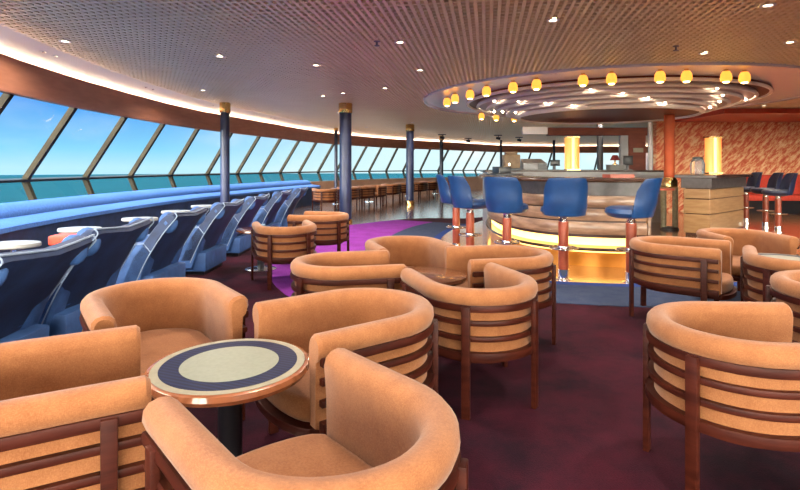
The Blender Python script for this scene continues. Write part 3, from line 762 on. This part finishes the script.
# orange red pillar with brass collar and flap
pil = struct(MB().lathe([(.10, 1.06), (.10, 2.42)], 24, (5.49, 10.6, 0)).build('pillar', 'orange_red'))
pxp, pyp = 5.49, 10.6
MB().lathe([(.12, .86), (.15, .88), (.15, 1.0), (.12, 1.06), (.12, 1.07)], 24, (pxp, pyp, 0)).build('collar', 'gold', pil)
for dx in (-.12, .12):
    MB().tube([(pxp + dx, pyp, .03), (pxp + dx, pyp, .87)], .055, 14).build('post', 'drape', pil)
MB().lathe([(.18, 0), (.18, .03), (.16, .06)], 28, (pxp, pyp, 0)).build('base', 'dark_grey', pil)
fl_ = thing('bar_flap', 'orange brown hinged counter flap between the main bar and the angled wing', 'counter flap', (0, 0, 0))
MB().box((4.80, 9.80, .865), (.52, .42, .04), .1).build('board', 'lacquer', fl_, bevel=.006)
MB().box((4.62, 9.83, .425), (.06, .34, .85), .1).build('support', 'bar_wood', fl_)

# back bar
bb = thing('back_counter', 'low steel grey back counter inside the bar carrying the machines', 'counter', (0, 0, 0))
MB().box((4.05, 12.25, 1.185), (4.2, .75, .04)).build('counter_top', 'counter', bb, bevel=.006)
MB().box((4.05, 12.25, .585), (4.1, .65, 1.16)).build('cabinet', 'grey_box', bb)
gt = thing('bar_gantry', 'dark red brown header and side panel framing the back of the bar', 'bar gantry', (0, 0, 0))
MB().box((4.82, 12.75, 2.145), (2.42, .16, .19)).build('header', 'header', gt)
MB().box((3.30, 12.75, 2.17), (.60, .16, .18)).build('end_panel', 'white_paint', gt)
MB().box((5.78, 12.75, 1.03), (.42, .16, 2.06)).build('side_panel', 'header', gt)
MB().box((5.48, 12.75, 1.03), (.18, .12, 2.06)).build('side_panel', 'grey_box', gt)['label'] = 'pale grey side panel'
MB().box((5.80, 12.66, 1.69), (.24, .02, .11)).build('plate', 'cream', gt)
MB().lathe([(.05, 0), (.05, 2.4)], 16, (6.12, 12.72, 0)).build('post', 'white_paint', gt)
def on_back(px, Y=12.1): return (px - 400) / F * Y
def lit_column(px, Y, z, h, w, label):
    t = thing('light_column', label, 'lamp', ((px - 400) / F * Y, Y, z), 0)
    MB().box((0, 0, .015), (w * 1.15, w * .9, .03)).build('foot', 'gold', t)
    MB().lathe([(w * .36, .03), (w * .36, h - .03)], 20, (-w * .28, 0, 0)).build('tube', 'column_glow', t)
    MB().lathe([(w * .36, .03), (w * .36, h - .03)], 20, (w * .28, 0, 0)).build('tube', 'column_glow', t)
    MB().lathe([(w * .13, .03), (w * .13, h - .03)], 14, (0, -w * .28, 0)).build('core', 'column_core', t)
    MB().box((0, 0, h - .015), (w * 1.15, w * .9, .03)).build('cap', 'gold', t)
    return t
lit_column(572, 12.1, 1.205, .78, .26, 'glowing amber double column on the back counter before the windows')
lit_column(713, 11.2, 1.135, .80, .26, 'glowing amber double column on the angled wing before the patterned wall')
# machines
t = thing('coffee_machine', 'brown boxy coffee machine on the back counter', 'coffee machine', (on_back(511), 12.1, 1.205))
MB().box((0, 0, .20), (.36, .34, .32)).build('body', 'brown_box', t, bevel=.02)
MB().box((0, .02, .395), (.26, .24, .07)).build('hopper', 'brown_box', t, bevel=.015)
MB().box((0, -.14, .025), (.40, .40, .05)).build('drip_tray', 'dark_grey', t, bevel=.006)
MB().tube([(-.08, -.20, .16), (-.08, -.20, .11)], .025, 10).build('spout', 'chrome', t)
t = thing('till', 'grey till with sloping top on the back counter beside the coffee machine', 'till', (on_back(533), 12.1, 1.205))
MB().add([(-.27, -.2, 0), (.27, -.2, 0), (.27, .2, 0), (-.27, .2, 0), (-.27, -.2, .16), (.27, -.2, .16), (.24, .2, .27), (-.24, .2, .27)], [(3, 2, 1, 0), (4, 5, 6, 7), (0, 1, 5, 4), (1, 2, 6, 5), (2, 3, 7, 6), (3, 0, 4, 7)]).build('body', 'grey_box', t, bevel=.01)
MB().box((.16, -.205, .08), (.20, .02, .13)).build('drawer', 'black', t)
for k, px in enumerate((555, 628)):
    t = thing('monitor', ['small black monitor beside the amber column on the back counter', 'black monitor beside the little red shaded lamp'][k], 'monitor', (on_back(px), 12.1, 1.205))
    MB().box((0, 0, .01), (.16, .14, .02)).build('foot', 'black', t)
    MB().box((0, .02, .08), (.04, .03, .14)).build('neck', 'black', t)
    MB().box((0, -.01, .17 if k == 0 else .23), (.22, .03, .14 if k == 0 else .22)).build('screen', 'black', t, bevel=.006)
t = thing('stand_box', 'pale grey box under the little red shaded lamp', 'box', (on_back(615), 12.1, 1.205))
MB().box((0, 0, .06), (.32, .26, .12)).build('body', 'white_top', t, bevel=.008)
MB().box((0, 0, .125), (.33, .27, .012)).build('lid', 'grey_box', t)
t = thing('table_lamp', 'little table lamp with dark red shade on the back counter', 'lamp', (on_back(615), 12.1, 1.336))
MB().lathe([(.06, 0), (.06, .012), (.02, .03), (.018, .10), (.03, .12), (.01, .14)], 18).build('base', 'gold', t)
MB().lathe([(.115, .10), (.055, .22), (.05, .22), (.11, .10)], 24, closed=True).build('lamp_shade', noisy('dark_red_shade', (.20, .02, .015), (.26, .03, .02), 20, rough=.7), t)
# things on the counters
t = thing('glass_jar', 'large clear glass jar with a dark lid on the angled wing counter', 'jar', (5.78, 10.1, 1.135))
gm = mat('jar_glass', (.75, .78, .80), .05); gm.node_tree.nodes['Principled BSDF'].inputs['Transmission Weight'].default_value = .8; gm.node_tree.nodes['Principled BSDF'].inputs['IOR'].default_value = 1.2
MB().lathe([(.10, 0), (.125, .02), (.13, .20), (.11, .27), (.085, .30)], 28).build('body', gm, t)
MB().lathe([(.09, .295), (.09, .33), (.03, .345)], 24).build('lid', 'black', t)
t = thing('counter_box', 'dark box and tray on the bar top behind the first blue stools', 'box', (1.72, 8.9, 1.142), .2)
MB().box((0, 0, .012), (.34, .44, .024)).build('tray', 'dark_grey', t)
MB().box((.02, 0, .085), (.22, .30, .12)).build('body', 'black', t, bevel=.008)
t = thing('serving_tray', 'orange brown wooden tray lying on the bar top beside the flap', 'tray', (2.82, 6.72, 1.142), .1)
MB().box((0, 0, .008), (.30, .20, .016)).build('base', 'lacquer', t)
for s_ in (-1, 1):
    MB().box((0, s_ * .1, .022), (.32, .012, .044)).build('rim', 'lacquer', t)
    MB().box((s_ * .155, 0, .022), (.012, .20, .044)).build('rim', 'lacquer', t)

# ------------------------------------------------------------------ bar stools
def make_stool(label, group, sm, bm_):
    t = thing('bar_stool', label, 'bar stool', (0, 0, 0), 0, group)
    # bucket shell: back wraps round the seat, tallest at the rear, flaring to the top
    vs = []; NU, NV = 20, 8
    for outer in (0, 1):
        for j in range(NV + 1):
            v = j / NV
            for i in range(NU + 1):
                u = -1 + 2 * i / NU; a = PI + u * 1.22
                top = 1.165 - .05 * abs(u) ** 4 - .35 * max(0, abs(u) - .72)
                z = .735 + (top - .735) * v
                r = (.225 + .035 * min(1, v * 3.2) - .012 * math.sin(v * PI) + .010 * v + (.0 if outer else -.036 + .014 * v)) * (1 - .10 * v * abs(u) ** 2)
                vs.append((r * math.cos(a) * .98 - .05 * v ** 1.3, r * math.sin(a) * 1.06, z))
    n1 = NU + 1; base = (NV + 1) * n1; fs = []
    for o_ in (0, base):
        for j in range(NV):
            for i in range(NU): fs.append((o_ + j * n1 + i, o_ + j * n1 + i + 1, o_ + (j + 1) * n1 + i + 1, o_ + (j + 1) * n1 + i))
    for i in range(NU):
        fs.append((i, i + 1, base + i + 1, base + i)); a = NV * n1; fs.append((a + i, a + i + 1, base + a + i + 1, base + a + i))
    for j in range(NV):
        fs.append((j * n1, (j + 1) * n1, base + (j + 1) * n1, base + j * n1)); fs.append((j * n1 + NU, (j + 1) * n1 + NU, base + (j + 1) * n1 + NU, base + j * n1 + NU))
    MB().add(vs, fs).build('backrest', bm_, t, bevel=.008, seg=2)
    # seat pan with rounded underside
    n = 36; prof = [(.05, .712), (.16, .718), (.215, .735), (.245, .775), (.238, .82), (.19, .84), (0, .835)]
    vs = []
    for r, z in prof: vs += [(r * math.cos(2 * PI * k / n) * 1.0 + .03, r * 1.02 * math.sin(2 * PI * k / n), z) for k in range(n)]
    fs = [(i * n + k, i * n + (k + 1) % n, (i + 1) * n + (k + 1) % n, (i + 1) * n + k) for i in range(len(prof) - 1) for k in range(n)] + [tuple(range(n - 1, -1, -1))]
    MB().add(vs, fs).build('seat', sm, t)
    MB().lathe([(.045, .66), (.045, .70), (.11, .717), (.11, .722)], 24).build('collar', 'chrome', t)
    MB().lathe([(.056, .10), (.056, .66)], 24).build('column', 'lacquer', t)
    MB().lathe([(.10, 0), (.10, .012), (.062, .02), (.062, .12)], 24).build('base', 'chrome', t)
    MB().lathe([(.062, .335), (.066, .345), (.066, .375), (.062, .385)], 20).build('ring_clamp', 'chrome', t)
    pts = [(.15 * math.cos(a), .15 * math.sin(a), .36) for a in [2 * PI * k / 28 for k in range(28)]]
    fr_ = MB().tube(pts, .010, 8, True)
    for a in (0, PI / 2, PI, 1.5 * PI): fr_.tube([(.06 * math.cos(a), .06 * math.sin(a), .36), (.15 * math.cos(a), .15 * math.sin(a), .36)], .008, 6)
    fr_.build('foot_ring', 'chrome', t)
    return t
sg = 'blue bar stools along the main bar'
stools = [(.86, 7.95, 1, -.05, 'small looking blue bar stool at the window end, half behind another stool'), (.955, 7.08, .9, .35, 'blue bar stool second from the window end of the bar, beside the farthest one'),
          (1.31, 6.37, .55, .85, 'blue bar stool with its back to the camera, third along the bar, before the till'), (1.86, 5.92, .12, 1, 'blue bar stool standing before the glowing strip, centred on the bar front'),
          (2.56, 5.76, -.75, .66, 'blue bar stool turned sideways at the end of the main bar')]
ST = None
for x, y, fx, fy, l_ in stools:
    rz = math.atan2(fy, fx)
    if ST is None: ST = make_stool(l_, sg, 'stool_blue', 'stool_blue'); ST.location = (x, y, 0); ST.rotation_euler = (0, 0, rz)
    else: dup(ST, (x, y, 0), rz, l_)
rs = [(7.42, 10.2, -.9, .3, 'dark blue bar stool at the angled wing, nearest, seen side on before the red banquette'), (7.70, 10.95, -.95, .3, 'dark blue bar stool at the angled wing, middle of three'), (7.82, 11.75, -1, .2, 'dark blue bar stool at the angled wing, farthest, mostly behind the counter')]
SD = None
for x, y, fx, fy, l_ in rs:
    rz = math.atan2(fy, fx)
    if SD is None: SD = make_stool(l_, 'dark bar stools at the angled wing', 'stool_dark', 'stool_dark'); SD.location = (x, y, 0); SD.rotation_euler = (0, 0, rz)
    else: dup(SD, (x, y, 0), rz, l_)
# red banquette along the patterned wall
bq = thing('wall_banquette', 'long red banquette against the leaf patterned wall', 'banquette', (0, 0, 0))
MB().box((12.1, 14.82, .78), (5.6, .30, .56)).build('back', 'red_cloth', bq, bevel=.05, seg=3)
MB().box((12.1, 14.42, .44), (5.6, .62, .16)).build('seat', 'red_cloth', bq, bevel=.04, seg=3)
MB().box((12.1, 14.5, .18), (5.5, .5, .36)).build('plinth', 'black', bq)
